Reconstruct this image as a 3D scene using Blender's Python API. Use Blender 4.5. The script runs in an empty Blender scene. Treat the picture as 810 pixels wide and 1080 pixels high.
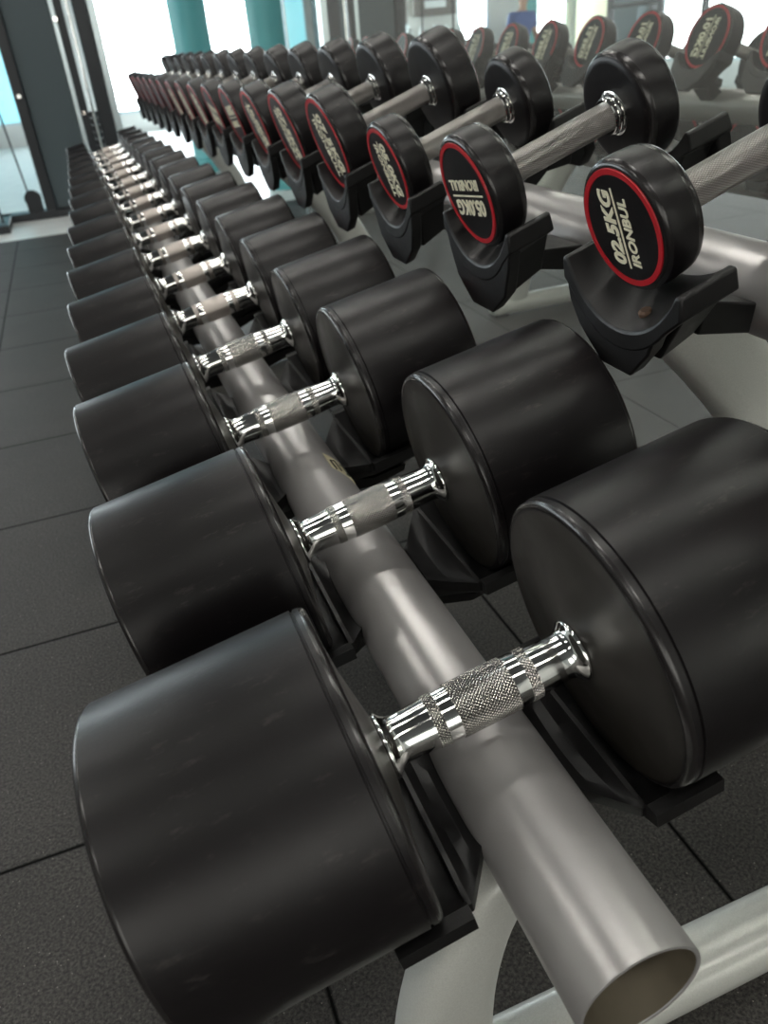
import bpy, bmesh, math, random
from mathutils import Vector, Matrix, Euler
R = math.radians
random.seed(7)
scene = bpy.context.scene
C = scene.collection
ZO = 0.5007                       # the fit had the handles of the lower row at z = 0

# ------------------------------------------------------------------ camera
cam_d = bpy.data.cameras.new('camera')
cam = bpy.data.objects.new('camera', cam_d)
C.objects.link(cam)
cam.location = (-0.17755, -0.51711, 0.40151 + ZO)
cam.rotation_euler = (1.0118979, 0.0763923, -0.3651985)
cam_d.sensor_fit = 'AUTO'
cam_d.sensor_width = 36.0
cam_d.lens = 803.03 / 1080 * 36.0
cam_d.clip_start = 0.02
cam_d.clip_end = 100
cam_d.dof.use_dof = True
cam_d.dof.focus_distance = 0.66
cam_d.dof.aperture_fstop = 8.0
scene.camera = cam

# ------------------------------------------------------------------ view, world
vs = scene.view_settings
vs.view_transform = 'Standard'
vs.look = 'None'
vs.gamma = 1.0
vs.use_curve_mapping = False
vs.exposure = 0.15
world = bpy.data.worlds.new('world')
scene.world = world
world.use_nodes = True
bg = world.node_tree.nodes['Background']
bg.inputs['Color'].default_value = (0.75, 0.9, 1.0, 1)
bg.inputs['Strength'].default_value = 0.5

LAMP = 26.0                        # ceiling lamps
WIN_FAR = 13.0                     # windows of the end wall
WIN_SIDE = 6.5                    # windows of the left wall
WIN_BACK = 3.0                    # windows behind the viewer

# ------------------------------------------------------------------ materials
def new_mat(name):
    m = bpy.data.materials.new(name)
    m.use_nodes = True
    nt = m.node_tree
    return m, nt, nt.nodes['Principled BSDF']

def N(nt, kind, **kw):
    n = nt.nodes.new(kind)
    for k, v in kw.items():
        setattr(n, k, v)
    return n

def math_node(nt, op, a, b=None):
    n = N(nt, 'ShaderNodeMath', operation=op)
    for i, v in enumerate((a, b)):
        if v is None: continue
        if isinstance(v, (int, float)): n.inputs[i].default_value = v
        else: nt.links.new(v, n.inputs[i])
    return n.outputs[0]

def simple(name, col, rough=0.5, metal=0.0, spec=0.5, noise=0.0, nscale=40, bump=0.0, bscale=300, coat=0.0):
    m, nt, p = new_mat(name)
    p.inputs['Base Color'].default_value = (*col, 1)
    p.inputs['Roughness'].default_value = rough
    p.inputs['Metallic'].default_value = metal
    p.inputs['Specular IOR Level'].default_value = spec
    p.inputs['Coat Weight'].default_value = coat
    tc = N(nt, 'ShaderNodeTexCoord')
    if noise:
        t = N(nt, 'ShaderNodeTexNoise'); t.inputs['Scale'].default_value = nscale; t.inputs['Detail'].default_value = 5
        nt.links.new(tc.outputs['Object'], t.inputs['Vector'])
        mr = N(nt, 'ShaderNodeMapRange')
        mr.inputs['From Min'].default_value = 0.3; mr.inputs['From Max'].default_value = 0.7
        mr.inputs['To Min'].default_value = max(0.02, rough - noise); mr.inputs['To Max'].default_value = min(1, rough + noise)
        nt.links.new(t.outputs['Fac'], mr.inputs['Value'])
        nt.links.new(mr.outputs[0], p.inputs['Roughness'])
        mx = N(nt, 'ShaderNodeMix', data_type='RGBA')
        mx.inputs[6].default_value = (*[c * 0.8 for c in col], 1)
        mx.inputs[7].default_value = (*[min(1, c * 1.2) for c in col], 1)
        nt.links.new(t.outputs['Fac'], mx.inputs[0])
        nt.links.new(mx.outputs[2], p.inputs['Base Color'])
    if bump:
        t2 = N(nt, 'ShaderNodeTexNoise'); t2.inputs['Scale'].default_value = bscale; t2.inputs['Detail'].default_value = 2
        nt.links.new(tc.outputs['Object'], t2.inputs['Vector'])
        b = N(nt, 'ShaderNodeBump'); b.inputs['Strength'].default_value = bump; b.inputs['Distance'].default_value = 0.002
        nt.links.new(t2.outputs['Fac'], b.inputs['Height'])
        nt.links.new(b.outputs['Normal'], p.inputs['Normal'])
    return m

def emit(name, col, strength):
    m, nt, p = new_mat(name)
    p.inputs['Base Color'].default_value = (0.8, 0.8, 0.8, 1)
    p.inputs['Emission Color'].default_value = (*col, 1)
    p.inputs['Emission Strength'].default_value = strength
    return m

def urethane():
    m, nt, p = new_mat('black_urethane')
    tc = N(nt, 'ShaderNodeTexCoord')
    big = N(nt, 'ShaderNodeTexNoise'); big.inputs['Scale'].default_value = 14; big.inputs['Detail'].default_value = 6
    fine = N(nt, 'ShaderNodeTexNoise'); fine.inputs['Scale'].default_value = 420; fine.inputs['Detail'].default_value = 2
    # long thin scuffs along the axis
    mp = N(nt, 'ShaderNodeMapping'); mp.inputs['Scale'].default_value = (18, 60, 60)
    scuff = N(nt, 'ShaderNodeTexNoise'); scuff.inputs['Scale'].default_value = 1.6; scuff.inputs['Detail'].default_value = 8; scuff.inputs['Roughness'].default_value = 0.75
    nt.links.new(tc.outputs['Object'], big.inputs['Vector']); nt.links.new(tc.outputs['Object'], fine.inputs['Vector'])
    nt.links.new(tc.outputs['Object'], mp.inputs['Vector']); nt.links.new(mp.outputs[0], scuff.inputs['Vector'])
    rr = N(nt, 'ShaderNodeMapRange')
    rr.inputs['From Min'].default_value = 0.3; rr.inputs['From Max'].default_value = 0.7
    rr.inputs['To Min'].default_value = 0.33; rr.inputs['To Max'].default_value = 0.45
    p.inputs['Specular IOR Level'].default_value = 0.34
    nt.links.new(big.outputs['Fac'], rr.inputs['Value']); nt.links.new(rr.outputs[0], p.inputs['Roughness'])
    cr = N(nt, 'ShaderNodeValToRGB')
    cr.color_ramp.elements[0].position = 0.58; cr.color_ramp.elements[0].color = (0.0056, 0.0045, 0.0052, 1)
    cr.color_ramp.elements[1].position = 0.80; cr.color_ramp.elements[1].color = (0.05, 0.044, 0.042, 1)
    nt.links.new(scuff.outputs['Fac'], cr.inputs[0])
    nt.links.new(cr.outputs[0], p.inputs['Base Color'])
    b = N(nt, 'ShaderNodeBump'); b.inputs['Strength'].default_value = 0.06; b.inputs['Distance'].default_value = 0.001
    nt.links.new(fine.outputs['Fac'], b.inputs['Height']); nt.links.new(b.outputs['Normal'], p.inputs['Normal'])
    return m

def knurl(name, col, rough, dens=46, pitch=0.0022, strength=0.9, metal=1.0):
    """cross-hatched steel: diamonds around the local X axis"""
    m, nt, p = new_mat(name)
    p.inputs['Base Color'].default_value = (*col, 1)
    p.inputs['Metallic'].default_value = metal
    p.inputs['Roughness'].default_value = rough
    tc = N(nt, 'ShaderNodeTexCoord'); sx = N(nt, 'ShaderNodeSeparateXYZ')
    nt.links.new(tc.outputs['Object'], sx.inputs[0])
    ang = math_node(nt, 'MULTIPLY', math_node(nt, 'ARCTAN2', sx.outputs[2], sx.outputs[1]), dens / 2)
    ax = math_node(nt, 'MULTIPLY', sx.outputs[0], math.pi / pitch)
    a = math_node(nt, 'ABSOLUTE', math_node(nt, 'SINE', math_node(nt, 'ADD', ang, ax)))
    c = math_node(nt, 'ABSOLUTE', math_node(nt, 'SINE', math_node(nt, 'SUBTRACT', ang, ax)))
    h = math_node(nt, 'MINIMUM', a, c)
    b = N(nt, 'ShaderNodeBump'); b.inputs['Strength'].default_value = strength; b.inputs['Distance'].default_value = 0.0009
    nt.links.new(h, b.inputs['Height']); nt.links.new(b.outputs['Normal'], p.inputs['Normal'])
    mx = N(nt, 'ShaderNodeMix', data_type='RGBA')
    mx.inputs[6].default_value = (*[v * 0.26 for v in col], 1); mx.inputs[7].default_value = (*col, 1)
    nt.links.new(math_node(nt, 'MINIMUM', math_node(nt, 'MULTIPLY', h, 2.2), 1.0), mx.inputs[0])
    nt.links.new(mx.outputs[2], p.inputs['Base Color'])
    return m

def rubber_floor():
    m, nt, p = new_mat('rubber_tiles')
    tc = N(nt, 'ShaderNodeTexCoord'); sx = N(nt, 'ShaderNodeSeparateXYZ')
    nt.links.new(tc.outputs['Object'], sx.inputs[0])
    T = 0.4769
    def seam(sock, off):
        v = math_node(nt, 'DIVIDE', math_node(nt, 'SUBTRACT', sock, off), T)
        f = math_node(nt, 'ABSOLUTE', math_node(nt, 'SUBTRACT', math_node(nt, 'FRACT', math_node(nt, 'ADD', v, 100.5)), 0.5))
        return math_node(nt, 'MULTIPLY', f, T)          # metres to the nearest seam
    d = math_node(nt, 'MINIMUM', seam(sx.outputs[0], -0.1435), seam(sx.outputs[1], 0.7296))
    mr = N(nt, 'ShaderNodeMapRange'); mr.inputs['From Min'].default_value = 0.001; mr.inputs['From Max'].default_value = 0.0048
    nt.links.new(d, mr.inputs['Value'])
    n1 = N(nt, 'ShaderNodeTexNoise'); n1.inputs['Scale'].default_value = 260; n1.inputs['Detail'].default_value = 4; n1.inputs['Roughness'].default_value = 0.7
    n2 = N(nt, 'ShaderNodeTexNoise'); n2.inputs['Scale'].default_value = 5; n2.inputs['Detail'].default_value = 4
    v1 = N(nt, 'ShaderNodeTexVoronoi'); v1.inputs['Scale'].default_value = 240
    for n in (n1, n2, v1): nt.links.new(tc.outputs['Object'], n.inputs['Vector'])
    cr = N(nt, 'ShaderNodeValToRGB')
    cr.color_ramp.elements[0].position = 0.38; cr.color_ramp.elements[0].color = (0.008, 0.0075, 0.007, 1)
    cr.color_ramp.elements[1].position = 0.66; cr.color_ramp.elements[1].color = (0.078, 0.072, 0.066, 1)
    nt.links.new(n1.outputs['Fac'], cr.inputs[0])
    m2 = N(nt, 'ShaderNodeMix', data_type='RGBA', blend_type='MULTIPLY'); m2.inputs[0].default_value = 0.5
    nt.links.new(cr.outputs[0], m2.inputs[6])
    g = N(nt, 'ShaderNodeMapRange'); g.inputs['From Min'].default_value = 0.3; g.inputs['From Max'].default_value = 0.7
    g.inputs['To Min'].default_value = 0.7; g.inputs['To Max'].default_value = 1.3
    nt.links.new(n2.outputs['Fac'], g.inputs['Value']); nt.links.new(g.outputs[0], m2.inputs[7])
    # sparse pale crumbs
    crumb = math_node(nt, 'LESS_THAN', v1.outputs['Distance'], 0.16)
    sc = N(nt, 'ShaderNodeSeparateColor'); nt.links.new(v1.outputs['Color'], sc.inputs[0])
    crumb = math_node(nt, 'MULTIPLY', crumb, math_node(nt, 'GREATER_THAN', sc.outputs[0], 0.93))
    m4 = N(nt, 'ShaderNodeMix', data_type='RGBA'); m4.inputs[7].default_value = (0.30, 0.28, 0.25, 1)
    nt.links.new(crumb, m4.inputs[0]); nt.links.new(m2.outputs[2], m4.inputs[6])
    m3 = N(nt, 'ShaderNodeMix', data_type='RGBA'); m3.inputs[6].default_value = (0.006, 0.006, 0.006, 1)
    nt.links.new(mr.outputs[0], m3.inputs[0]); nt.links.new(m4.outputs[2], m3.inputs[7])
    nt.links.new(m3.outputs[2], p.inputs['Base Color'])
    p.inputs['Roughness'].default_value = 0.56
    nt.links.new(math_node(nt, 'MULTIPLY', mr.outputs[0], 0.36), p.inputs['Specular IOR Level'])
    hh = math_node(nt, 'ADD', math_node(nt, 'MULTIPLY', n1.outputs['Fac'], 0.4), math_node(nt, 'MULTIPLY', mr.outputs[0], 0.35))
    b = N(nt, 'ShaderNodeBump'); b.inputs['Strength'].default_value = 0.5; b.inputs['Distance'].default_value = 0.003
    nt.links.new(hh, b.inputs['Height']); nt.links.new(b.outputs['Normal'], p.inputs['Normal'])
    return m

def mirror_mat():
    m, nt, p = new_mat('mirror_glass')
    p.inputs['Base Color'].default_value = (0.80, 0.84, 0.80, 1)
    p.inputs['Metallic'].default_value = 1.0
    p.inputs['Roughness'].default_value = 0.012
    d = N(nt, 'ShaderNodeBsdfDiffuse'); d.inputs['Color'].default_value = (0.7, 0.7, 0.66, 1)   # dust on the glass
    mx = N(nt, 'ShaderNodeMixShader'); mx.inputs[0].default_value = 0.16
    out = nt.nodes['Material Output']
    nt.links.new(p.outputs[0], mx.inputs[1]); nt.links.new(d.outputs[0], mx.inputs[2]); nt.links.new(mx.outputs[0], out.inputs[0])
    return m

M = {}
M['urethane'] = urethane()
M['face_sheen'] = simple('sheen_tinted_urethane', (0.021, 0.0185, 0.0155), 0.40, noise=0.06, nscale=25)  # brownish lift: sheen reflected on the inner faces, put into the colour
M['rim'] = simple('highlight_rim_urethane', (0.014, 0.0125, 0.0128), 0.24)  # glossier, and lighter in colour to paint in an edge highlight
M['chrome'] = simple('chrome', (0.82, 0.82, 0.80), 0.07, 1.0, noise=0.03, nscale=30)
M['knurl'] = knurl('knurled_chrome', (0.85, 0.83, 0.78), 0.20, dens=46, pitch=0.0031, strength=0.9)
M['worn_grip'] = simple('worn_grip_steel', (0.46, 0.42, 0.39), 0.42, 1.0)
M['knurl_steel'] = knurl('knurled_steel', (0.46, 0.44, 0.415), 0.30, dens=44, pitch=0.0034, strength=0.9)
M['rail'] = simple('grey_rail_paint', (0.40, 0.39, 0.385), 0.31, 0.45, bump=0.035, bscale=1500)
M['silver'] = simple('silver_frame_paint', (0.60, 0.61, 0.575), 0.32, 0.15, noise=0.02, nscale=700, bump=0.04, bscale=700)
M['plastic'] = simple('black_saddle_plastic', (0.007, 0.0067, 0.007), 0.42, spec=0.38, noise=0.04, nscale=60, bump=0.10, bscale=700)
M['red'] = simple('red_ring', (0.52, 0.012, 0.022), 0.38)
M['cream'] = simple('cream_lettering', (0.92, 0.87, 0.66), 0.5)
M['bolt'] = simple('rusty_bolt', (0.16, 0.10, 0.07), 0.6, 0.6, noise=0.1, nscale=300)
M['paper'] = simple('aged_sticker', (0.55, 0.50, 0.33), 0.6, noise=0.05, nscale=200)
M['ink'] = simple('faded_ink', (0.05, 0.05, 0.04), 0.7)
M['inner'] = simple('raw_tube_inside', (0.22, 0.19, 0.14), 0.55, 0.5, noise=0.1, nscale=70)
M['floor'] = rubber_floor()
M['mirror'] = mirror_mat()
M['wall'] = simple('white_wall_paint', (0.72, 0.74, 0.72), 0.7)
M['cream_wall'] = simple('cream_wall_paint', (0.80, 0.74, 0.52), 0.7)
M['pale_floor'] = simple('pale_floor_tiles', (0.78, 0.80, 0.78), 0.35, noise=0.05, nscale=8)
M['ceiling'] = simple('ceiling_paint', (0.10, 0.105, 0.11), 0.8)
M['teal'] = simple('teal_paint', (0.13, 0.43, 0.44), 0.45)
M['dark'] = simple('dark_machine_steel', (0.020, 0.023, 0.027), 0.40, 0.2)
M['slate'] = simple('slate_shroud', (0.060, 0.085, 0.095), 0.50)
M['alu'] = simple('brushed_aluminium', (0.62, 0.72, 0.75), 0.3, 0.8)
M['cable'] = simple('black_cable', (0.015, 0.015, 0.016), 0.5)
M['board'] = simple('brown_grey_board', (0.16, 0.145, 0.13), 0.6)
M['bottle'] = simple('white_bottle', (0.80, 0.86, 0.86), 0.35)
M['blue_shirt'] = simple('blue_shirt', (0.05, 0.09, 0.25), 0.8)
M['skin'] = simple('skin', (0.42, 0.25, 0.17), 0.6)
M['hair'] = simple('dark_hair', (0.02, 0.016, 0.014), 0.6)
M['trousers'] = simple('dark_trousers', (0.03, 0.03, 0.035), 0.8)
M['lamp'] = emit('lamp_diffuser', (1.0, 0.97, 0.90), LAMP)
M['win_far'] = emit('daylight_window', (0.86, 0.96, 1.0), WIN_FAR)
M['win_side'] = emit('daylight_window_side', (0.90, 0.96, 1.0), WIN_SIDE)
M['win_back'] = emit('daylight_window_back', (1.0, 0.96, 0.88), WIN_BACK)
M['panel_glow'] = emit('glowing_blue_panel', (0.10, 0.62, 0.75), 1.0)  # blue wall panel, given a glow of its own to show its colour

# ------------------------------------------------------------------ mesh helpers
def shiny_rims(o, bands):
    """second material on the rounded edges: |axial| and radius inside a band"""
    o.data.materials.append(M['rim'])
    for p in o.data.polygons:
        c = p.center; r = math.hypot(c.y, c.z); s_ = abs(c.x)
        for s0, s1, r0, r1 in bands:
            if s0 <= s_ <= s1 and r0 <= r <= r1: p.material_index = 1

def link(name, bm, mat, parent=None, smooth=True, angle=40, bevel=0, segs=2):
    bmesh.ops.recalc_face_normals(bm, faces=bm.faces)
    me = bpy.data.meshes.new(name)
    bm.to_mesh(me); bm.free()
    if mat is not None: me.materials.append(mat)
    if smooth:
        for p in me.polygons: p.use_smooth = True
        me.set_sharp_from_angle(angle=R(angle))
    o = bpy.data.objects.new(name, me)
    C.objects.link(o)
    if parent is not None: o.parent = parent
    if bevel:
        b = o.modifiers.new('bevel', 'BEVEL'); b.width = bevel; b.segments = segs
        b.limit_method = 'ANGLE'; b.angle_limit = R(35); b.harden_normals = False
    return o

def empty(name, loc=(0, 0, 0), rot=(0, 0, 0)):
    o = bpy.data.objects.new(name, None)
    C.objects.link(o)
    o.location = loc; o.rotation_euler = rot
    o.empty_display_size = 0.05
    return o

def tag(o, label=None, cat=None, group=None, kind=None):
    if label: o['label'] = label
    if cat: o['category'] = cat
    if group: o['group'] = group
    if kind: o['kind'] = kind
    return o

def copy_tree(o, parent=None):
    c = o.copy(); C.objects.link(c)
    if parent is not None: c.parent = parent
    for ch in list(o.children):
        copy_tree(ch, c)
    return c

def box(bm, x0, x1, y0, y1, z0, z1):
    v = [bm.verts.new(p) for p in ((x0, y0, z0), (x1, y0, z0), (x1, y1, z0), (x0, y1, z0), (x0, y0, z1), (x1, y0, z1), (x1, y1, z1), (x0, y1, z1))]
    for f in ((0, 3, 2, 1), (4, 5, 6, 7), (0, 1, 5, 4), (1, 2, 6, 5), (2, 3, 7, 6), (3, 0, 4, 7)):
        bm.faces.new([v[i] for i in f])

def lathe(bm, prof, n=64, flip=1, closed=False):
    """revolve (s, r) around the local X axis"""
    rings = []
    for s, r in prof:
        if r < 1e-6:
            rings.append([bm.verts.new((s * flip, 0, 0))])
        else:
            rings.append([bm.verts.new((s * flip, r * math.cos(2 * math.pi * k / n), r * math.sin(2 * math.pi * k / n))) for k in range(n)])
    pairs = list(zip(rings[:-1], rings[1:]))
    if closed: pairs.append((rings[-1], rings[0]))
    for a, b in pairs:
        for k in range(n):
            k2 = (k + 1) % n
            if len(a) == 1 and len(b) == 1: continue
            if len(a) == 1: bm.faces.new((a[0], b[k], b[k2]))
            elif len(b) == 1: bm.faces.new((a[k], b[0], a[k2]))
            else: bm.faces.new((a[k], b[k], b[k2], a[k2]))

def loft(bm, secs, caps=True):
    """closed sections of equal vertex count"""
    rows = [[bm.verts.new(p) for p in s] for s in secs]
    n = len(rows[0])
    for a, b in zip(rows[:-1], rows[1:]):
        for k in range(n):
            k2 = (k + 1) % n
            bm.faces.new((a[k], a[k2], b[k2], b[k]))
    if caps:
        bm.faces.new(rows[0]); bm.faces.new(list(reversed(rows[-1])))

def tube(bm, pts, r, n=12, caps=True):
    """round bar through points"""
    pts = [Vector(p) for p in pts]
    rows = []
    for i, p in enumerate(pts):
        d = (pts[min(i + 1, len(pts) - 1)] - pts[max(i - 1, 0)]).normalized()
        ref = Vector((0, 0, 1)) if abs(d.z) < 0.9 else Vector((0, 1, 0))
        a = d.cross(ref).normalized(); b = d.cross(a).normalized()
        rr = r[i] if isinstance(r, (list, tuple)) else r
        rows.append([p + a * rr * math.cos(2 * math.pi * k / n) + b * rr * math.sin(2 * math.pi * k / n) for k in range(n)])
    loft(bm, rows, caps)

# ------------------------------------------------------------------ the setting
XM = 0.950                        # face of the mirror
def struct(name, bm, mat, **kw):
    o = link(name, bm, mat, smooth=False, **kw)
    o['kind'] = 'structure'
    return o

bm = bmesh.new(); box(bm, -6.0, 3.2, -4.5, 4.92, -0.06, 0.0); struct('floor', bm, M['floor'])
bm = bmesh.new(); box(bm, -6.0, 3.2, 4.92, 12.0, -0.06, 0.0); struct('floor_pale', bm, M['pale_floor'])
bm = bmesh.new(); box(bm, -6.0, 3.2, -4.5, 12.0, 3.0, 3.06); struct('ceiling', bm, M['ceiling'])
bm = bmesh.new(); box(bm, XM + 0.012, XM + 0.13, -4.5, 3.75, 0, 3.0); struct('wall_right', bm, M['wall'])
bm = bmesh.new(); box(bm, XM, XM + 0.012, -2.0, 3.75, 0.0, 2.4); struct('trim_1', bm, M['mirror'])
bm = bmesh.new(); box(bm, XM - 0.004, XM + 0.13, 3.75, 3.79, 0.0, 3.0); struct('trim_2', bm, M['alu'])
bm = bmesh.new(); box(bm, 3.2, 3.3, 3.0, 12.0, 0, 3.0); struct('wall_far_right', bm, M['wall'])
bm = bmesh.new(); box(bm, XM + 0.13, 3.2, 2.95, 3.0, 0, 3.0); struct('wall_side', bm, M['wall'])

def holed_wall(name, axis, at, thick, a0, a1, holes, z0, z1, mat, h=3.0):
    """wall with openings [(a, b)] between z0 and z1; axis is the wall's run"""
    bm = bmesh.new()
    def add(u0, u1, w0, w1):
        if axis == 'x': box(bm, u0, u1, at, at + thick, w0, w1)
        else: box(bm, at - thick, at, u0, u1, w0, w1)
    add(a0, a1, 0, z0); add(a0, a1, z1, h)
    u = a0
    for h0, h1 in sorted(holes):
        if h0 > u: add(u, h0, z0, z1)
        u = h1
    if u < a1: add(u, a1, z0, z1)
    return struct(name, bm, mat)

wn = [0]
def window(axis, at, u0, u1, z0, z1, mat, panes=1):
    """frame with its bright pane, set in the wall"""
    wn[0] += 1
    d = 0.04
    bm = bmesh.new()
    def add(a, b, c, e):
        if axis == 'x': box(bm, a, b, at, at + 0.06, c, e)
        else: box(bm, at - 0.06, at, a, b, c, e)
    add(u0, u1, z0, z0 + d); add(u0, u1, z1 - d, z1)
    for k in range(panes + 1):
        c = u0 + (u1 - u0) * k / panes
        c = min(max(c, u0 + d / 2), u1 - d / 2)
        add(c - d / 2, c + d / 2, z0 + d, z1 - d)
    o = struct('window_%d' % wn[0], bm, M['alu'])
    bm = bmesh.new()
    if axis == 'x': box(bm, u0, u1, at + 0.045, at + 0.05, z0, z1)
    else: box(bm, at - 0.05, at - 0.045, u0, u1, z0, z1)
    link('pane', bm, mat, o, smooth=False)
    return o

far = [(-5.85, -5.28), (-4.45, -3.92), (-3.1, -2.38), (-1.55, -0.55), (0.3, 1.55), (1.8, 2.7)]
holed_wall('wall_back', 'x', 12.0, 0.1, -6.0, 3.2, far, 0.25, 2.6, M['wall'])
for a, b in far: window('x', 12.0, a, b, 0.25, 2.6, M['panel_glow' if a == -1.55 else 'win_far'], 2)  # the teal pane is a blue panel made to glow, in a window frame
left = [(4.7, 7.0), (7.6, 9.85)]
holed_wall('wall_left', 'y', -6.0, 0.1, -4.5, 12.0, left, 0.3, 2.6, M['wall'])
for a, b in left: window('y', -6.0, a, b, 0.3, 2.6, M['win_side'], 2)
backw = [(-4.5, -2.2), (-1.4, 0.4)]
holed_wall('wall_front', 'x', -4.6, 0.1, -6.0, XM + 0.13, backw, 0.5, 2.4, M['wall'])
for a, b in backw: window('x', -4.6 + 0.04, a, b, 0.5, 2.4, M['win_back'], 2)
bm = bmesh.new(); box(bm, -6.0, -5.96, 10.75, 11.9, 0, 2.9); struct('trim_3', bm, M['cream_wall'])
bm = bmesh.new(); box(bm, -6.0, -5.75, 10.05, 10.65, 0, 3.0); struct('trim_4', bm, M['slate'])
bm = bmesh.new(); box(bm, -5.26, -5.05, 11.9, 12.0, 0, 3.0); struct('trim_5', bm, M['teal'])

# round teal columns beyond the end of the mirror
def column(x, y, r, label):
    bm = bmesh.new()
    n = 40
    prof = [(0.0, r + 0.015), (0.10, r + 0.015), (0.11, r), (3.0, r)]
    rows = [[(x + q * math.cos(2 * math.pi * k / n), y + q * math.sin(2 * math.pi * k / n), z) for k in range(n)] for z, q in prof]
    loft(bm, rows)
    o = link('teal_column', bm, M['teal'])
    o['kind'] = 'structure'
    return o
column(0.99, 7.0, 0.155, '')
column(1.28, 5.5, 0.135, '')

# ceiling lamps
for i, (x, y, lx, ly) in enumerate([(x, y, 1.3, 0.12) for x in (-2.5, 0.1) for y in (-1.3, 0.5, 2.3, 4.0)]):
    t = empty('ceiling_lamp', (x, y, 3.0))
    bm = bmesh.new()
    box(bm, -lx / 2 - .02, lx / 2 + .02, -ly / 2 - .02, ly / 2 + .02, -0.05, 0)
    link('housing', bm, M['alu'], t, smooth=False)
    bm = bmesh.new(); box(bm, -lx / 2, lx / 2, -ly / 2, ly / 2, -0.058, -0.0505)
    link('diffuser', bm, M['lamp'], t, smooth=False)
    tag(t, 'long white linear lamp fixed to the grey gym ceiling', 'lamp', 'linear ceiling lamps')

# ------------------------------------------------------------------ rack
TL, TU = 0.1926414, 0.3255829        # tilt of the lower and the upper dumbbells
UX, UZ = 0.35436 - 0.010 * math.cos(TU), 0.29505 - 0.010 * math.sin(TU) + ZO      # middle of an upper handle
RLX, RLZ, RLR = 0.0154, -0.0975 + ZO, 0.0435
RUX, RUZ, RUR = 0.400, 0.1712 + ZO, 0.0410
Y_LOW = [-0.1677, 0.1027, 0.3839, 0.6459, 0.9070, 1.1737, 1.4400, 1.7076, 1.9750, 2.2435]
while len(Y_LOW) < 17: Y_LOW.append(Y_LOW[-1] + 0.2680)
SH_LOW = [-0.003, 0.011, -0.0015, -0.0015] + [0] * 13
R_LOW = [0.113, 0.108, 0.105, 0.098, 0.0955, 0.093, 0.089, 0.0865, 0.084, 0.082, 0.080, 0.0785, 0.077, 0.0755, 0.074, 0.073, 0.072]
L_LOW = [0.246, 0.241, 0.236, 0.245, 0.238, 0.234, 0.230, 0.226, 0.217, 0.212, 0.208, 0.204, 0.200, 0.196, 0.193, 0.190, 0.187]
Y_UP = [0.0237 + (i - 1) * 0.26785 for i in range(18)]         # the first one is the one past the frame's edge
R_UP = [0.056, 0.0562, 0.0632, 0.0630, 0.0805, 0.0805, 0.0785, 0.0775, 0.0765, 0.0765, 0.078, 0.078, 0.079, 0.079, 0.080, 0.080, 0.081, 0.081]
W_UP = [0.0, 0.0015, -0.002, -0.008] + [0.003] * 14           # how far above the common axis
SH_UP = [-0.015, -0.015, -0.018, -0.010] + [0.0] * 14
KG = ['02.5', '02.5', '05.0', '05.0', '07.5', '07.5', '10.0', '10.0', '12.5', '12.5', '15.0', '15.0', '17.5', '17.5', '20.0', '20.0', '22.5', '22.5']
Y_END = Y_UP[-1] + 0.2

rack = empty('dumbbell_rack', (0.2, 2.0, 0))
tag(rack, 'two-tier dumbbell rack of grey tubes with black saddles along the mirror', 'rack')
def rk(name, bm, mat, **kw):
    """rack parts are made in world coordinates"""
    o = link(name, bm, mat, rack, **kw)
    o.matrix_parent_inverse = Matrix.Translation(rack.location).inverted()
    return o

def rail(x, z, r, y0, y1):
    bm = bmesh.new()
    n = 64
    def ring(y, q): return [(x + q * math.cos(2 * math.pi * k / n), y, z + q * math.sin(2 * math.pi * k / n)) for k in range(n)]
    loft(bm, [ring(y0 + 0.0008, r - 0.0034), ring(y0, r - 0.0030), ring(y0, r - 0.0006), ring(y0 + 0.0008, r), ring(y1, r)], caps=False)
    o = rk('rail', bm, M['rail'], angle=50)
    bm = bmesh.new()
    loft(bm, [ring(y0 + 0.0008, r - 0.0034), ring(y0 + 0.9, r - 0.0034)], caps=False)
    i = link('tube_bore', bm, M['inner'], o)
    i['label'] = 'bare brownish inside of the cut tube end'
    return o
rail(RLX, RLZ, RLR, -0.340, Y_END)
rail(RUX, RUZ, RUR, -0.42, Y_END)

def oval(cx, cy, cz, ax, ay, t, n=28, p=3.2):
    """superellipse section; t = unit vector of the long side, the short side is Y"""
    out = []
    for k in range(n):
        a = 2 * math.pi * k / n
        c, s = math.cos(a), math.sin(a)
        u = ax * math.copysign(abs(c) ** (2 / p), c); v = ay * math.copysign(abs(s) ** (2 / p), s)
        out.append((cx + u * t[0], cy + v, cz + u * t[1]))
    return out
def swept_post(name, pts, ax, ay, y, ax2=None):
    bm = bmesh.new(); secs = []
    for i, (x, z) in enumerate(pts):
        a = pts[max(0, i - 1)]; b = pts[min(len(pts) - 1, i + 1)]
        d = Vector((b[0] - a[0], b[1] - a[1])).normalized()
        secs.append(oval(x, y, z, ax + ((ax2 or ax) - ax) * i / (len(pts) - 1), ay, (d.y, -d.x)))
    loft(bm, secs)
    return rk(name, bm, M['silver'], angle=60)
def bez(p0, p1, p2, p3, n=14):
    out = []
    for i in range(n + 1):
        t = i / n; u = 1 - t
        out.append(tuple(u**3 * a + 3*u*u*t * b + 3*u*t*t * c + t**3 * d for a, b, c, d in zip(p0, p1, p2, p3)))
    return out
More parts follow.
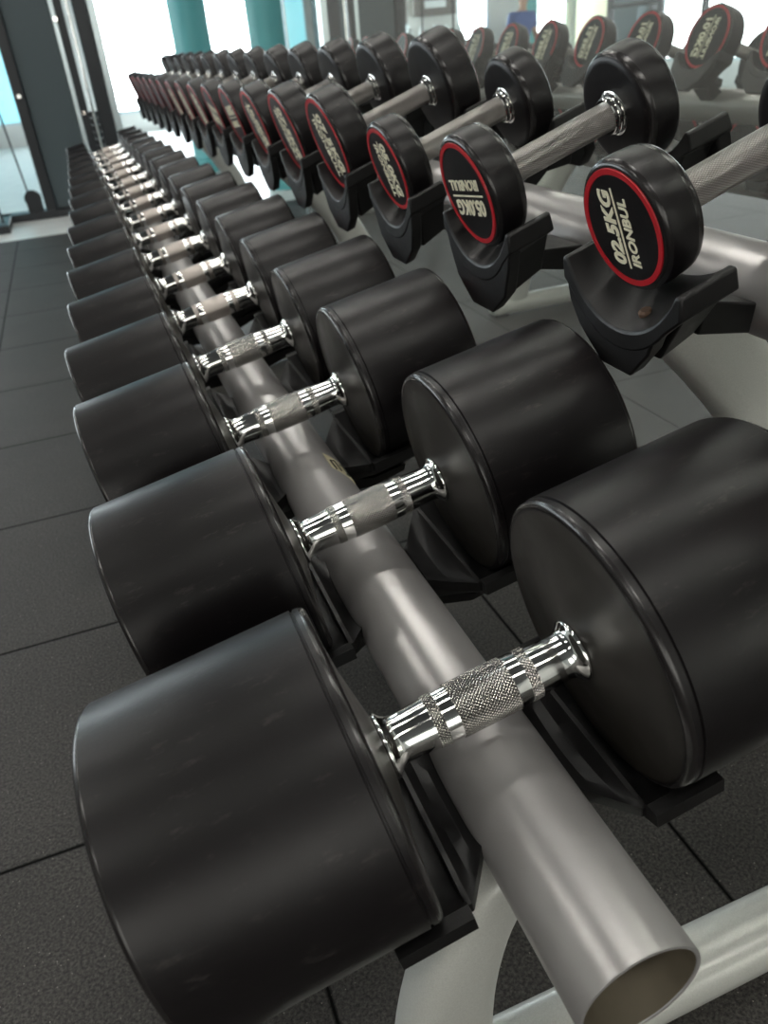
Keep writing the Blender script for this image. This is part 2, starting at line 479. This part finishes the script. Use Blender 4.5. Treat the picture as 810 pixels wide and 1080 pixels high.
for fy, uy in ((-0.205, 0.13), (1.93, 1.93), (4.1, 4.1)):
    # curved leg under the lower rail
    swept_post('front_leg', bez((0.006, RLZ - 0.040), (-0.040, 0.325), (-0.067, 0.22), (-0.067, 0.04)), 0.022, 0.026, fy, 0.050)
    # leaning post that carries the upper rail
    swept_post('rear_post', bez((RUX - 0.035, RUZ - 0.02), (0.50, 0.52), (0.66, 0.38), (0.70, 0.04)), 0.046, 0.030, uy)
    ys = sorted((fy, uy))
    # foot on the floor
    bm = bmesh.new()
    secs = []
    for x in (-0.20, -0.19, 0.78, 0.79):
        k = 0.85 if x in (-0.20, 0.79) else 1.0
        sec = []
        for j in range(20):
            a = 2 * math.pi * j / 20; c, s = math.cos(a), math.sin(a)
            sec.append((x, fy + k * 0.034 * math.copysign(abs(c) ** 0.75, c), 0.034 + k * 0.030 * math.copysign(abs(s) ** 0.75, s)))
        secs.append(sec)
    loft(bm, secs)
    f = rk('base_foot', bm, M['silver'], angle=50)
    for x in (-0.17, 0.76):
        bm = bmesh.new(); box(bm, x - 0.025, x + 0.025, fy - 0.03, fy + 0.03, 0.0, 0.012)
        q = link('rubber_pad', bm, M['plastic'], f, smooth=False, bevel=0.003)
        q['label'] = 'black rubber pad'
    if abs(fy - uy) > 0.05:
        bm = bmesh.new(); box(bm, 0.665, 0.735, fy, uy, 0.02, 0.06); rk('base_bar', bm, M['silver'], bevel=0.008)

# ---- saddles, in the frame of their dumbbell: x = along the handle, z = away from the rail
def arc_pts(rad, half, zc, n=18):
    """concave arc about (0, zc), from y = -half to +half"""
    a = math.asin(half / rad)
    return [(rad * math.sin(-a + 2 * a * k / n), zc - rad * math.cos(-a + 2 * a * k / n)) for k in range(n + 1)]

def upper_saddle(rh, dz, railz, railr, slim=1.0):
    """saddle for a head of radius rh; made on the +x side"""
    bm = bmesh.new()
    half, tip = 0.0755, -0.032 - dz
    s0, s2 = 0.087, 0.1395
    zi = -rh - 0.0006
    zo = -0.0790 - dz if rh < 0.07 else zi - 0.002
    lean = 0.22                                  # the front leans outward going down
    def arc(zb, hf=half):
        sag = tip - zb
        rad = (half * half + sag * sag) / (2 * sag)
        return arc_pts(rad, hf, zb + rad)
    th = 0.017
    def tray(s, zb, le=0.0):
        top = arc(zb)
        low = [(y, z - th) for y, z in reversed(top)]
        low = [(half + 0.0065, tip - 0.001), (half + 0.0065, tip - 0.020)] + low[2:-2] + [(-half - 0.0065, tip - 0.020), (-half - 0.0065, tip - 0.001)]
        return [(s + le * (tip - z), y, z) for y, z in top + low]
    loft(bm, [tray(s0, zi), tray(0.100, zi + (zo - zi) * 0.25), tray(0.124, zi + (zo - zi) * 0.80, lean * 0.5), tray(s2, zo, lean)])
    zb = (-0.118 if slim < 1 else -0.130) - dz
    def shield(s, k):
        top = [(y, z - 0.007) for y, z in arc(zo, half - 0.003)]
        kp = k * slim
        low = [(0.080 * k, tip - 0.016), (0.074 * kp, tip - 0.040), (0.060 * kp, zb + 0.026), (0.026 * kp, zb), (-0.026 * k, zb), (-0.060 * k, zb + 0.026), (-0.074 * k, tip - 0.040), (-0.080 * k, tip - 0.016)]
        return [(s + lean * (tip - z), y, z) for y, z in top + low]
    loft(bm, [shield(s2 - 0.018, 0.97), shield(s2 - 0.001, 1.0)])
    def body(s, k, seat, zb, n=18):
        top = [(s, y * k, z - 0.010) for y, z in arc(seat)]
        hy = half * k
        low = [(s, hy * 1.02, tip - 0.018), (s, hy * 0.42 * slim, zb), (s, -hy * 0.42, zb), (s, -hy * 1.02, tip - 0.018)]
        return top + low
    loft(bm, [body(s0 + 0.001, 0.965, zi, -0.110 - dz), body(s2 - 0.012, 0.965, zo, -0.117 - dz)])
    def neck(s, hy, zt, zb): return [(s, -hy, zt), (s, hy, zt), (s, hy * 0.6, zb), (s, -hy * 0.6, zb)]
    loft(bm, [neck(0.032, 0.034, railz + 0.024, railz - 0.012), neck(s0 + 0.004, 0.046, zi - 0.016, -0.110 - dz)])
    return bm

def lower_saddle(rh):
    bm = bmesh.new()
    s1, s2 = 0.0705, 0.126
    half = min(0.084, rh * 0.76)
    rad = rh + 0.0020
    n = 18
    arc = arc_pts(rad, half, 0, n)
    zl = arc[0][1]
    th = 0.013
    def sec(s):
        top = [(s, y, z) for y, z in arc]
        low = [(s, half + 0.011, zl + 0.001), (s, half + 0.011, zl - th)]
        low += [(s, y * 0.98, z - th - 0.004) for y, z in reversed(arc[1:-1])]
        low += [(s, -half - 0.011, zl - th), (s, -half - 0.011, zl + 0.001)]
        return top + low
    loft(bm, [sec(s1), sec(s2)])
    # nose: a hollowed triangle whose straight upper edge lies before the head's face and whose tip meets the rail
    zr, zt = -0.088, zl - 0.004
    def nose(s, k, f, sag, thick):
        """f = 0 at the tray, 1 at the rail"""
        top = [(s, y * k, (1 - f) * zt + f * zr - sag * (1 - (y / half) ** 2)) for y, z in arc]
        low = [(x, y * 0.985, min(z - 0.012, (1 - f) * zt + f * zr - thick * (0.25 + 0.75 * (1 - (y / (half * k)) ** 2)))) for x, y, z in reversed(top)]
        return top + low
    loft(bm, [nose(0.0315, 0.40, 1.0, 0.000, 0.050), nose(0.036, 0.44, 0.97, 0.004, 0.050), nose(0.043, 0.57, 0.78, 0.012, 0.050), nose(0.051, 0.71, 0.52, 0.017, 0.050), nose(0.060, 0.86, 0.24, 0.014, 0.050), nose(0.0670, 0.975, 0.03, 0.003, 0.050), nose(0.0678, 0.985, 0.0, 0.0, 0.050), nose(0.0716, 0.985, 0.0, 0.0, 0.050), nose(0.0722, 0.985, 0.0, 0.004, 0.050)])
    # block under the tray
    def blk(s, hy, zt, zb): return [(s, -hy, zt), (s, hy, zt), (s, hy * 0.7, zb), (s, -hy * 0.7, zb)]
    loft(bm, [blk(0.034, 0.022, -0.115, -0.140), blk(0.072, 0.050, -rad - 0.008, -rad - 0.030), blk(s2 - 0.006, 0.050, -rad - 0.008, -rad - 0.026)])
    return bm

def place_saddle(name, bm, cx, cy, cz, tilt):
    """two saddles, one per side of the rail, as parts of the rack"""
    a = rk(name, bm, M['plastic'], angle=38, bevel=0.0022)
    b = a.copy(); C.objects.link(b)
    base = Matrix.Translation((cx, cy, cz)) @ Matrix.Rotation(-tilt, 4, 'Y')
    a.matrix_basis = base
    b.matrix_basis = base @ Matrix.Rotation(math.pi, 4, 'Z')
    return a, b

low_frames, up_frames = [], []
for i, y in enumerate(Y_LOW):
    s = SH_LOW[i]
    c = (s * math.cos(TL), y, s * math.sin(TL) + ZO)
    low_frames.append(c)
    place_saddle('saddle', lower_saddle(R_LOW[i]), c[0] * 0.8, y, ZO + (c[2] - ZO) * 0.8, TL)
for i, y in enumerate(Y_UP):
    w = W_UP[i]
    c = (UX - w * math.sin(TU), y, UZ + w * math.cos(TU))
    up_frames.append((c[0] + SH_UP[i] * math.cos(TU), y, c[2] + SH_UP[i] * math.sin(TU)))
    # height of the rail seen from the dumbbell's frame
    dx, dz = RUX - c[0], RUZ - c[2]
    rz = -dx * math.sin(TU) + dz * math.cos(TU)
    sd = place_saddle('saddle', upper_saddle(R_UP[i], w, rz, RUR, 0.70 if i == 1 else 1.0), *c, TU)
    if i == 1:
        # bolt in the seat that the lightest dumbbell leaves bare
        bm = bmesh.new()
        k = 8
        rows = [[(0.126 + q * math.cos(2 * math.pi * j / k), 0.012 + q * math.sin(2 * math.pi * j / k), z) for j in range(k)] for q, z in ((0.0066, -0.086), (0.0066, -0.0725), (0.0048, -0.0705))]
        loft(bm, rows)
        bo = link('bolt', bm, M['bolt'], sd[1], angle=30)
        bo['label'] = 'rusty bolt in the seat'

# sticker on the lower rail next to the third dumbbell
def on_rail(y, ang, up=0.0):
    return (RLX + (RLR + up) * math.cos(ang), y, RLZ + (RLR + up) * math.sin(ang))
bm = bmesh.new()
secs = []
for j in range(7):
    ang = R(32 + 6 * j)
    ya, yb = 0.288 + 0.004 * j, 0.332 + 0.004 * j
    secs.append([on_rail(ya, ang, -0.0003), on_rail(yb, ang, -0.0003), on_rail(yb, ang, 0.0009), on_rail(ya, ang, 0.0009)])
loft(bm, secs)
st = rk('sticker', bm, M['paper'])
st['label'] = 'small yellowed paper sticker with worn dark letters'
bm = bmesh.new()
for (ya, aa, yb, ab) in ((0.300, 40, 0.328, 41), (0.300, 40, 0.302, 47), (0.328, 41, 0.330, 47), (0.306, 54, 0.336, 55), (0.336, 55, 0.334, 64), (0.308, 62, 0.332, 63)):
    tube(bm, [on_rail(ya, R(aa), 0.0011), on_rail(yb, R(ab), 0.0011)], 0.0011, 6)
link('worn_letters', bm, M['ink'], st).matrix_parent_inverse = Matrix.Identity(4)

# ------------------------------------------------------------------ dumbbells
def text_mesh(body, size, mat, parent, name, loc, rot, shear=0.0, offset=0.0, sx=1.0):
    cu = bpy.data.curves.new(name, 'FONT')
    cu.body = body; cu.size = size; cu.align_x = 'CENTER'; cu.align_y = 'CENTER'
    cu.extrude = 0.0004; cu.shear = shear; cu.offset = offset; cu.resolution_u = 3
    o = bpy.data.objects.new(name, cu); C.objects.link(o)
    dg = bpy.context.evaluated_depsgraph_get()
    me = bpy.data.meshes.new_from_object(o.evaluated_get(dg))
    bpy.data.objects.remove(o); bpy.data.curves.remove(cu)
    for v in me.vertices: v.co.x *= sx
    me.materials.clear(); me.materials.append(mat)
    t = bpy.data.objects.new(name, me); C.objects.link(t)
    t.parent = parent
    t.location = loc; t.rotation_euler = rot
    return t

def heavy_head(parent, side, rh, ln, seg):
    s0 = 0.088
    b = 0.0048
    prof = [(0.0775, 0.0), (0.0775, 0.0235), (0.0786, 0.030), (0.0812, 0.044), (0.0844, 0.062), (s0 - 0.0012, rh - 0.022), (s0, rh - 0.0095), (s0 - 0.0006, rh - 0.0075), (s0 - 0.0006, rh - 0.0055)]
    for k in range(1, 7):
        a = k / 6 * math.pi / 2
        prof.append((s0 - 0.0006 + 0.0048 * (1 - math.cos(a)), rh - 0.0055 + 0.0048 * math.sin(a)))
    prof += [(s0 + 0.0078, rh - 0.0006), (s0 + 0.0083, rh - 0.0018), (s0 + 0.0094, rh - 0.0018), (s0 + 0.0101, rh), (ln - b, rh)]
    for k in range(1, 7):
        a = k / 6 * math.pi / 2
        prof.append((ln - b + b * math.sin(a), rh - b * (1 - math.cos(a))))
    prof += [(ln, rh * 0.84), (ln - 0.0015, rh * 0.83), (ln - 0.0015, 0.0)]
    bm = bmesh.new(); lathe(bm, prof, seg, side)
    h = link('head', bm, M['urethane'], parent, angle=48)
    shiny_rims(h, [(s0 - 0.001, s0 + 0.0046, rh - 0.0056, rh + 1), (ln - 0.0047, ln + 0.001, rh - 0.0048, rh + 1)])
    h.data.materials.append(M['face_sheen'])
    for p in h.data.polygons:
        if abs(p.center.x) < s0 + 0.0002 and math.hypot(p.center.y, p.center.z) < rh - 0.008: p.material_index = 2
    bm = bmesh.new()
    ro, ri = rh * 0.825, rh * 0.745
    lathe(bm, [(ln - 0.0016, ri), (ln - 0.0006, ri), (ln - 0.0006, ro), (ln - 0.0016, ro)], seg, side, closed=True)
    link('red_ring', bm, M['red'], h)
    return h

def heavy_dumbbell(i, full):
    t = empty('heavy_dumbbell')
    rh, ln = R_LOW[i], L_LOW[i]
    seg = 128 if i < 3 else 72 if i < 7 else 48
    heavy_head(t, 1, rh, ln, seg); heavy_head(t, -1, rh, ln, seg)
    # chrome handle: flared ends, waist, bulge in the middle
    half = [(0.0, 0.0197), (0.024, 0.0194), (0.036, 0.0189), (0.048, 0.0181), (0.058, 0.0175), (0.0645, 0.0174), (0.0680, 0.0180), (0.0705, 0.0194), (0.0725, 0.0214),
            (0.0738, 0.0231), (0.0746, 0.0238), (0.0764, 0.0240), (0.0772, 0.0236), (0.0778, 0.0226), (0.0785, 0.0)]
    prof = [(-s, r) for s, r in reversed(half)] + half[1:]
    bm = bmesh.new(); lathe(bm, prof, 48)
    hd = link('handle', bm, M['chrome'], t, angle=50)
    # knurled bands
    def band(name, s0, s1, r0, r1):
        bm = bmesh.new(); lathe(bm, [(s0, r0 - 0.001), (s0, r0), ((s0 + s1) / 2, (r0 + r1) / 2 + 0.0001), (s1, r1), (s1, r1 - 0.001)], 64)
        g = link(name, bm, M['knurl' if i < 4 else 'worn_grip'], hd, angle=50)
        return g
    band('knurled_grip', -0.0225, 0.0225, 0.0201, 0.0201)
    band('knurled_band', -0.0405, -0.0325, 0.0190, 0.0195)
    band('knurled_band', 0.0325, 0.0405, 0.0195, 0.0190)
    return t

ORD = ['nearest', 'second', 'third', 'fourth', 'fifth', 'sixth', 'seventh', 'eighth', 'ninth', 'tenth', 'eleventh', 'twelfth', 'thirteenth', 'fourteenth', 'fifteenth', 'sixteenth', 'farthest']
for i, c in enumerate(low_frames):
    t = heavy_dumbbell(i, i < 6)
    t.location = c
    t.rotation_euler = (0, -TL, 0)
    size = 'huge' if i < 2 else 'big' if i < 6 else 'black'
    if i == 0: lab = 'huge black dumbbell with chrome grip at the near end of the lower rail'
    elif i == 16: lab = 'black dumbbell at the far end of the lower rail, by the cable machine'
    else: lab = '%s dumbbell with chrome grip, %s from the near end of the lower rail' % ('huge black' if i < 2 else 'big black' if i < 6 else 'black', ORD[i])
    tag(t, lab, 'dumbbell', 'heavy dumbbells on the lower rail')

ORIENT = [90, 97, 187, -82, -72, -80, -74, 5, 170, -80, 100, -70, 80, -85, 95, -75, 100, -80]
def light_head(parent, side, rh, kg, orient, seg, worn=False, lettering=True):
    s0, s1 = (0.071, 0.111) if rh < 0.058 else (0.076, 0.118) if rh < 0.07 else (0.072, 0.1265)
    rr = rh * (0.895 if rh < 0.07 else 0.925)           # outside of the red ring
    ri = rr - (0.0052 if rh < 0.07 else 0.0062)
    prof = [(s0 + 0.002, 0.0), (s0 + 0.002, 0.0225), (s0, 0.0245), (s0, rh - 0.012)]
    for k in range(1, 6):
        a = k / 6 * math.pi / 2
        prof.append((s0 + 0.008 * (1 - math.cos(a)), rh - 0.012 + 0.0105 * math.sin(a)))
    prof += [(s0 + 0.010, rh - 0.0012), (s0 + 0.022, rh), (s1 - 0.012, rh)]
    for k in range(1, 7):
        a = k / 6 * math.pi / 2
        prof.append((s1 - 0.008 + 0.007 * math.sin(a), rh - (rh - rr - 0.0006) * (1 - math.cos(a))))
    prof += [(s1 - 0.0012, rr + 0.0002), (s1 - 0.0012, ri), (s1 - 0.0006, ri - 0.0006), (s1 - 0.0006, 0.0)]
    bm = bmesh.new(); lathe(bm, prof, seg, side)
    h = link('head', bm, M['urethane'], parent, angle=45)
    shiny_rims(h, [(s0 + 0.002, s0 + 0.0085, rh - 0.010, rh + 1), (s1 - 0.0079, s1 - 0.0010, rr + 0.0003, rh + 1)])
    bm = bmesh.new()
    lathe(bm, [(s1 - 0.0016, ri), (s1, ri + 0.0003), (s1, rr - 0.0003), (s1 - 0.0016, rr)], seg, side, closed=True)
    link('red_ring', bm, M['red'], h)
    if not lettering: return h
    # face frame: x to the reader's right, y up, z outward
    if side < 0: base = Matrix(((0, 0, -1, 0), (-1, 0, 0, 0), (0, 1, 0, 0), (0, 0, 0, 1)))
    else: base = Matrix(((0, 0, 1, 0), (1, 0, 0, 0), (0, 1, 0, 0), (0, 0, 0, 1)))
    k = ri / 0.0445
    fm = Matrix.Translation((side * (s1 - 0.0004), 0, 0)) @ base @ Matrix.Rotation(R(orient), 4, 'Z')
    def put(body, size, yy, sx, off, nm, xx=0.0):
        m = fm @ Matrix.Translation((xx, yy, 0))
        o = text_mesh(body, size, M['cream'], h, nm, m.to_translation(), m.to_euler(), 0.18, off, sx)
        return o
    put(kg + 'KG', 0.0205 * k, 0.0122 * k, 1.00, 0.0008 * k, 'weight_lettering')
    put('IRONBUL' if worn else 'IRONBULL', 0.0140 * k, -0.0095 * k, 0.98, 0.0004 * k, 'brand_lettering', -0.004 * k if worn else 0)
    bm = bmesh.new(); box(bm, -0.034 * k, 0.034 * k, 0.0005 * k, 0.0022 * k, -0.0004, 0.0004)
    ln = link('line_mark', bm, M['cream'], h, smooth=False)
    ln.matrix_basis = fm
    return h

for i, c in enumerate(up_frames):
    t = empty('light_dumbbell', c, (0, -TU, 0))
    rh = R_UP[i]
    seg = 96 if i < 6 else 48
    light_head(t, -1, rh, KG[i], ORIENT[i], seg, worn=(i == 1), lettering=i < 12)
    light_head(t, 1, rh, KG[i], (-80 if i != 2 else 100), seg, lettering=i < 12)
    bm = bmesh.new()
    r0 = 0.0158
    lathe(bm, [(-0.076, r0), (0.076, r0)], 40)
    hd = link('handle', bm, M['knurl_steel'], t)
    hd['label'] = 'grey knurled steel handle'
    for sd in (-1, 1):
        bm = bmesh.new()
        e = (0.071 if rh < 0.058 else 0.076 if rh < 0.07 else 0.072) - 0.0668
        lathe(bm, [(q + e, r) for q, r in [(0.0560, r0 - 0.001), (0.0560, 0.0188), (0.0570, 0.0198), (0.0600, 0.0198), (0.0607, 0.0190), (0.0613, 0.0212), (0.0623, 0.0220), (0.0645, 0.0220), (0.0652, 0.0210), (0.0656, 0.0236), (0.0662, 0.0244), (0.0690, 0.0244), (0.0695, r0 - 0.001)]], 40, sd)
        link('collar', bm, M['chrome'], hd, angle=35)
    if i == 0: lab = 'light dumbbell at the very near end of the upper rail, past the right edge'
    elif i == 1: lab = 'small 02.5KG dumbbell with red-ringed face, nearest in view on the upper rail'
    elif i == 2: lab = 'small red-ringed 05.0KG dumbbell with upside-down lettering, second on the upper rail'
    elif i == 3: lab = 'small dumbbell marked 05.0KG behind the upside-down one on the upper rail'
    elif i == 17: lab = 'red-ringed dumbbell at the far end of the upper rail'
    else: lab = 'red-ringed dumbbell, %s in view from the near end of the upper rail' % ORD[i - 1]
    tag(t, lab, 'dumbbell', 'light dumbbells on the upper rail')

# ------------------------------------------------------------------ cable machine beyond the rack
cm = empty('cable_machine', (-0.05, 5.65, 0))
tag(cm, 'tall cable machine with slate shroud and black posts behind the far end of the rack', 'cable machine')
def cmp_(name, bm, mat, **kw): return link(name, bm, mat, cm, **kw)
for x0, x1, nm in ((-0.385, -0.315, 'post'), (0.11, 0.20, 'post')):
    bm = bmesh.new(); box(bm, x0, x1, -0.06, 0.06, 0.02, 2.3); cmp_(nm, bm, M['dark'], smooth=False, bevel=0.008)
bm = bmesh.new(); box(bm, -0.315, -0.03, -0.02, 0.03, 0.05, 2.25); cmp_('shroud_panel', bm, M['slate'], smooth=False, bevel=0.006)
bm = bmesh.new(); box(bm, -0.03, 0.0, -0.05, 0.0, 0.05, 2.25); cmp_('guide_strip', bm, M['alu'], smooth=False, bevel=0.004)
bm = bmesh.new(); box(bm, 0.0, 0.05, -0.05, 0.05, 0.05, 2.25); cmp_('post', bm, M['dark'], smooth=False, bevel=0.006)
bm = bmesh.new(); box(bm, 0.20, 0.25, -0.05, 0.05, 0.02, 2.25); cmp_('side_cover', bm, M['alu'], smooth=False, bevel=0.006)
bm = bmesh.new(); box(bm, -0.70, 0.25, -0.07, 0.07, 0.0, 0.05); cmp_('base', bm, M['dark'], smooth=False, bevel=0.006)
bm = bmesh.new(); box(bm, -0.70, -0.62, -0.45, 0.07, 0.0, 0.05); cmp_('base_foot', bm, M['dark'], smooth=False, bevel=0.006)
bm = bmesh.new(); box(bm, -0.70, 0.25, -0.05, 0.05, 2.25, 2.33); cmp_('top_beam', bm, M['dark'], smooth=False, bevel=0.006)
for k in range(12):
    bm = bmesh.new(); box(bm, 0.052, 0.108, -0.035, 0.035, 0.12 + k * 0.042, 0.158 + k * 0.042); cmp_('weight_plate', bm, M['dark'], smooth=False, bevel=0.003)
bm = bmesh.new()
tube(bm, [(0.08, -0.055, 0.08), (0.08, -0.055, 2.25)], 0.010, 10)
cmp_('guide_rod', bm, M['chrome'])
for x, z in ((-0.45, 0.14), (-0.01, 1.15), (0.02, 0.62), (-0.35, 0.75)):
    bm = bmesh.new()
    r = 0.055 if z < 0.3 else 0.013
    lathe(bm, [(-0.014, 0.0), (-0.014, r), (-0.006, r), (0.0, r * 0.86), (0.006, r), (0.014, r), (0.014, 0.0)], 28)
    o = cmp_('pulley' if z < 0.3 else 'bolt_cap', bm, M['dark'] if z < 0.3 else M['chrome'], angle=30)
    o.location = (x, -0.075, z); o.rotation_euler = (0, 0, R(90))
bm = bmesh.new()
tube(bm, [(-0.66, -0.3, 0.04), (-0.70, -0.2, 0.8), (-0.72, -0.1, 2.25)], 0.008, 8); cmp_('cable', bm, M['cable'])
bm = bmesh.new()
tube(bm, [(-0.47, -0.075, 0.16), (-0.52, -0.05, 1.0), (-0.55, 0.0, 2.25)], 0.006, 8); cmp_('cable', bm, M['cable'])
bm = bmesh.new(); box(bm, -0.50, -0.40, -0.06, -0.02, 0.05, 0.16); cmp_('pulley_bracket', bm, M['dark'], smooth=False, bevel=0.004)

# ------------------------------------------------------------------ the far side of the room (seen in the mirror)
def boards(x0, x1, y, z0, z1):
    t = empty('notice_board', ((x0 + x1) / 2, y, z0))
    w = (x1 - x0) / 2
    bm = bmesh.new(); box(bm, -w, w, -0.02, 0.02, 0, z1 - z0); link('panel', bm, M['board'], t, smooth=False, bevel=0.005)
    bm = bmesh.new(); box(bm, -w * 0.5, w * 0.5, -0.026, -0.0205, 0.10, 0.19); link('pale_strip', bm, M['bottle'], t, smooth=False)
    return t
tag(boards(-3.05, -2.68, 11.9, 1.02, 1.9), 'brown-grey notice board on the far wall, nearer the teal columns', 'board')
tag(boards(-3.85, -3.16, 11.9, 1.10, 1.9), 'wide brown-grey notice board on the far wall, nearer the corner', 'board')
sh = empty('shelf_unit', (-3.2, 11.75, 0))
tag(sh, 'low dark shelf under the notice boards at the far wall', 'shelf')
for z in (0.12, 0.45, 0.74):
    bm = bmesh.new(); box(bm, -0.75, 0.75, -0.14, 0.14, z, z + 0.03); link('shelf_board', bm, M['board'], sh, smooth=False, bevel=0.004)
for x in (-0.75, 0.72):
    bm = bmesh.new(); box(bm, x, x + 0.03, -0.14, 0.14, 0, 0.77); link('side_panel', bm, M['board'], sh, smooth=False, bevel=0.004)
bm = bmesh.new()
prof = [(0.0, 0.0), (0.0, 0.042), (0.006, 0.045), (0.15, 0.045), (0.18, 0.030), (0.19, 0.018), (0.22, 0.018), (0.22, 0.0)]
n = 20
rows = [[(max(r, 0.001) * math.cos(2 * math.pi * k / n), max(r, 0.001) * math.sin(2 * math.pi * k / n), z) for k in range(n)] for z, r in prof]
loft(bm, rows)
b0 = link('bottle', bm, M['bottle'])
for k in range(7):
    b = b0 if k == 0 else b0.copy()
    if k: C.objects.link(b)
    b.location = (-3.82 + k * 0.2, 11.75, 0.7702)
    tag(b, 'white bottle standing on the low dark shelf at the far wall', 'bottle', 'bottles on the shelf')
bm = bmesh.new(); box(bm, -2.20, -1.58, 11.6, 11.85, 0, 2.2)
tag(link('locker', bm, M['slate'], smooth=False, bevel=0.01), 'tall slate-grey locker by the far wall', 'locker')
bm = bmesh.new(); box(bm, -2.36, -2.23, 11.6, 11.8, 0, 2.3)
tag(link('black_pillar', bm, M['dark'], smooth=False, bevel=0.01), 'black square pillar beside the slate locker', 'pillar')
# gym frame by the left wall
gf = empty('squat_rack', (-5.2, 8.9, 0))
tag(gf, 'dark gym frame in front of the left windows', 'gym frame')
for x, y in ((-0.3, -0.5), (-0.3, 0.5), (0.35, -0.5), (0.35, 0.5)):
    bm = bmesh.new(); box(bm, x - 0.035, x + 0.035, y - 0.035, y + 0.035, 0, 2.2); link('upright', bm, M['dark'], gf, smooth=False, bevel=0.006)
for z in (1.0, 2.15):
    bm = bmesh.new(); tube(bm, [(0.35, -0.5, z), (0.35, 0.5, z)], 0.03); link('crossbar', bm, M['dark'], gf)
for x in (-0.3, 0.35):
    bm = bmesh.new(); box(bm, x - 0.03, x + 0.03, -0.46, 0.46, 0.0, 0.06); link('base_bar', bm, M['dark'], gf, smooth=False, bevel=0.006)
for y in (-0.5, 0.5):
    bm = bmesh.new(); box(bm, -0.3, 0.35, y - 0.03, y + 0.03, 2.08, 2.15); link('top_bar', bm, M['dark'], gf, smooth=False, bevel=0.006)

# person by the far wall
def skin_body(name, pts, edges, radii, mat, parent=None, sub=2):
    me = bpy.data.meshes.new(name); me.from_pydata(pts, edges, [])
    o = bpy.data.objects.new(name, me); C.objects.link(o)
    o.modifiers.new('skin', 'SKIN')
    for v, r in zip(me.skin_vertices[0].data, radii): v.radius = r if isinstance(r, tuple) else (r, r)
    me.skin_vertices[0].data[0].use_root = True
    s = o.modifiers.new('sub', 'SUBSURF'); s.levels = sub; s.render_levels = sub
    dg = bpy.context.evaluated_depsgraph_get()
    m2 = bpy.data.meshes.new_from_object(o.evaluated_get(dg))
    o.modifiers.clear(); o.data = m2
    bpy.data.meshes.remove(me)
    m2.materials.clear(); m2.materials.append(mat)
    for p in m2.polygons: p.use_smooth = True
    if parent is not None: o.parent = parent
    return o
P_ = [(0, 0, 0.54), (0, 0, 0.70), (0, -0.01, 0.92), (0, -0.02, 1.06), (0, -0.03, 1.13), (0, -0.045, 1.20), (0, -0.035, 1.28),
      (0.17, -0.01, 1.00), (0.22, -0.03, 0.76), (0.19, -0.20, 0.64), (0.17, -0.28, 0.62), (-0.17, -0.01, 1.00), (-0.22, -0.03, 0.76), (-0.19, -0.20, 0.64), (-0.17, -0.28, 0.62),
      (0.09, -0.03, 0.52), (0.12, -0.42, 0.50), (0.12, -0.42, 0.09), (0.12, -0.54, 0.04), (-0.09, -0.03, 0.52), (-0.12, -0.42, 0.50), (-0.12, -0.42, 0.09), (-0.12, -0.54, 0.04)]
E_ = [(0, 1), (1, 2), (2, 3), (3, 4), (4, 5), (5, 6), (2, 7), (7, 8), (8, 9), (9, 10), (2, 11), (11, 12), (12, 13), (13, 14), (0, 15), (15, 16), (16, 17), (17, 18), (0, 19), (19, 20), (20, 21), (21, 22)]
R_ = [0.12, 0.11, 0.13, 0.06, 0.052, 0.085, 0.075, 0.06, 0.045, 0.034, 0.028, 0.06, 0.045, 0.034, 0.028, 0.085, 0.06, 0.042, 0.035, 0.085, 0.06, 0.042, 0.035]
pe = skin_body('person', P_, E_, R_, M['skin'])
pe.location = (-4.72, 11.45, 0.0)
tag(pe, 'person in a blue shirt sitting on a bench near the far wall', 'person')
skin_body('shirt', [(0, 0, 0.56), (0, 0, 0.72), (0, -0.01, 0.94), (0, -0.02, 1.05), (0.175, -0.01, 1.00), (0.215, -0.025, 0.82), (-0.175, -0.01, 1.00), (-0.215, -0.025, 0.82)],
          [(0, 1), (1, 2), (2, 3), (2, 4), (4, 5), (2, 6), (6, 7)], [0.135, 0.125, 0.145, 0.07, 0.075, 0.062, 0.075, 0.062], M['blue_shirt'], pe)
skin_body('trousers', [(0, 0, 0.55), (0.09, -0.03, 0.52), (0.12, -0.42, 0.50), (0.12, -0.42, 0.13), (-0.09, -0.03, 0.52), (-0.12, -0.42, 0.50), (-0.12, -0.42, 0.13)],
          [(0, 1), (1, 2), (2, 3), (0, 4), (4, 5), (5, 6)], [0.13, 0.10, 0.072, 0.06, 0.10, 0.072, 0.06], M['trousers'], pe)
bn = empty('weight_bench', (-4.72, 11.5, 0))
tag(bn, 'flat black bench under the seated person near the far wall', 'bench')
bm = bmesh.new(); box(bm, -0.45, 0.45, -0.16, 0.14, 0.31, 0.385); link('pad', bm, M['plastic'], bn, smooth=False, bevel=0.012)
for x in (-0.36, 0.36):
    bm = bmesh.new(); box(bm, x - 0.03, x + 0.03, -0.03, 0.03, 0.05, 0.31); link('leg', bm, M['dark'], bn, smooth=False, bevel=0.004)
    bm = bmesh.new(); box(bm, x - 0.03, x + 0.03, -0.22, 0.22, 0.0, 0.05); link('foot', bm, M['dark'], bn, smooth=False, bevel=0.004)
skin_body('hair', [(0, -0.015, 1.22), (0, -0.02, 1.30), (0, -0.065, 1.325)], [(0, 1), (1, 2)], [0.085, 0.08, 0.06], M['hair'], pe)
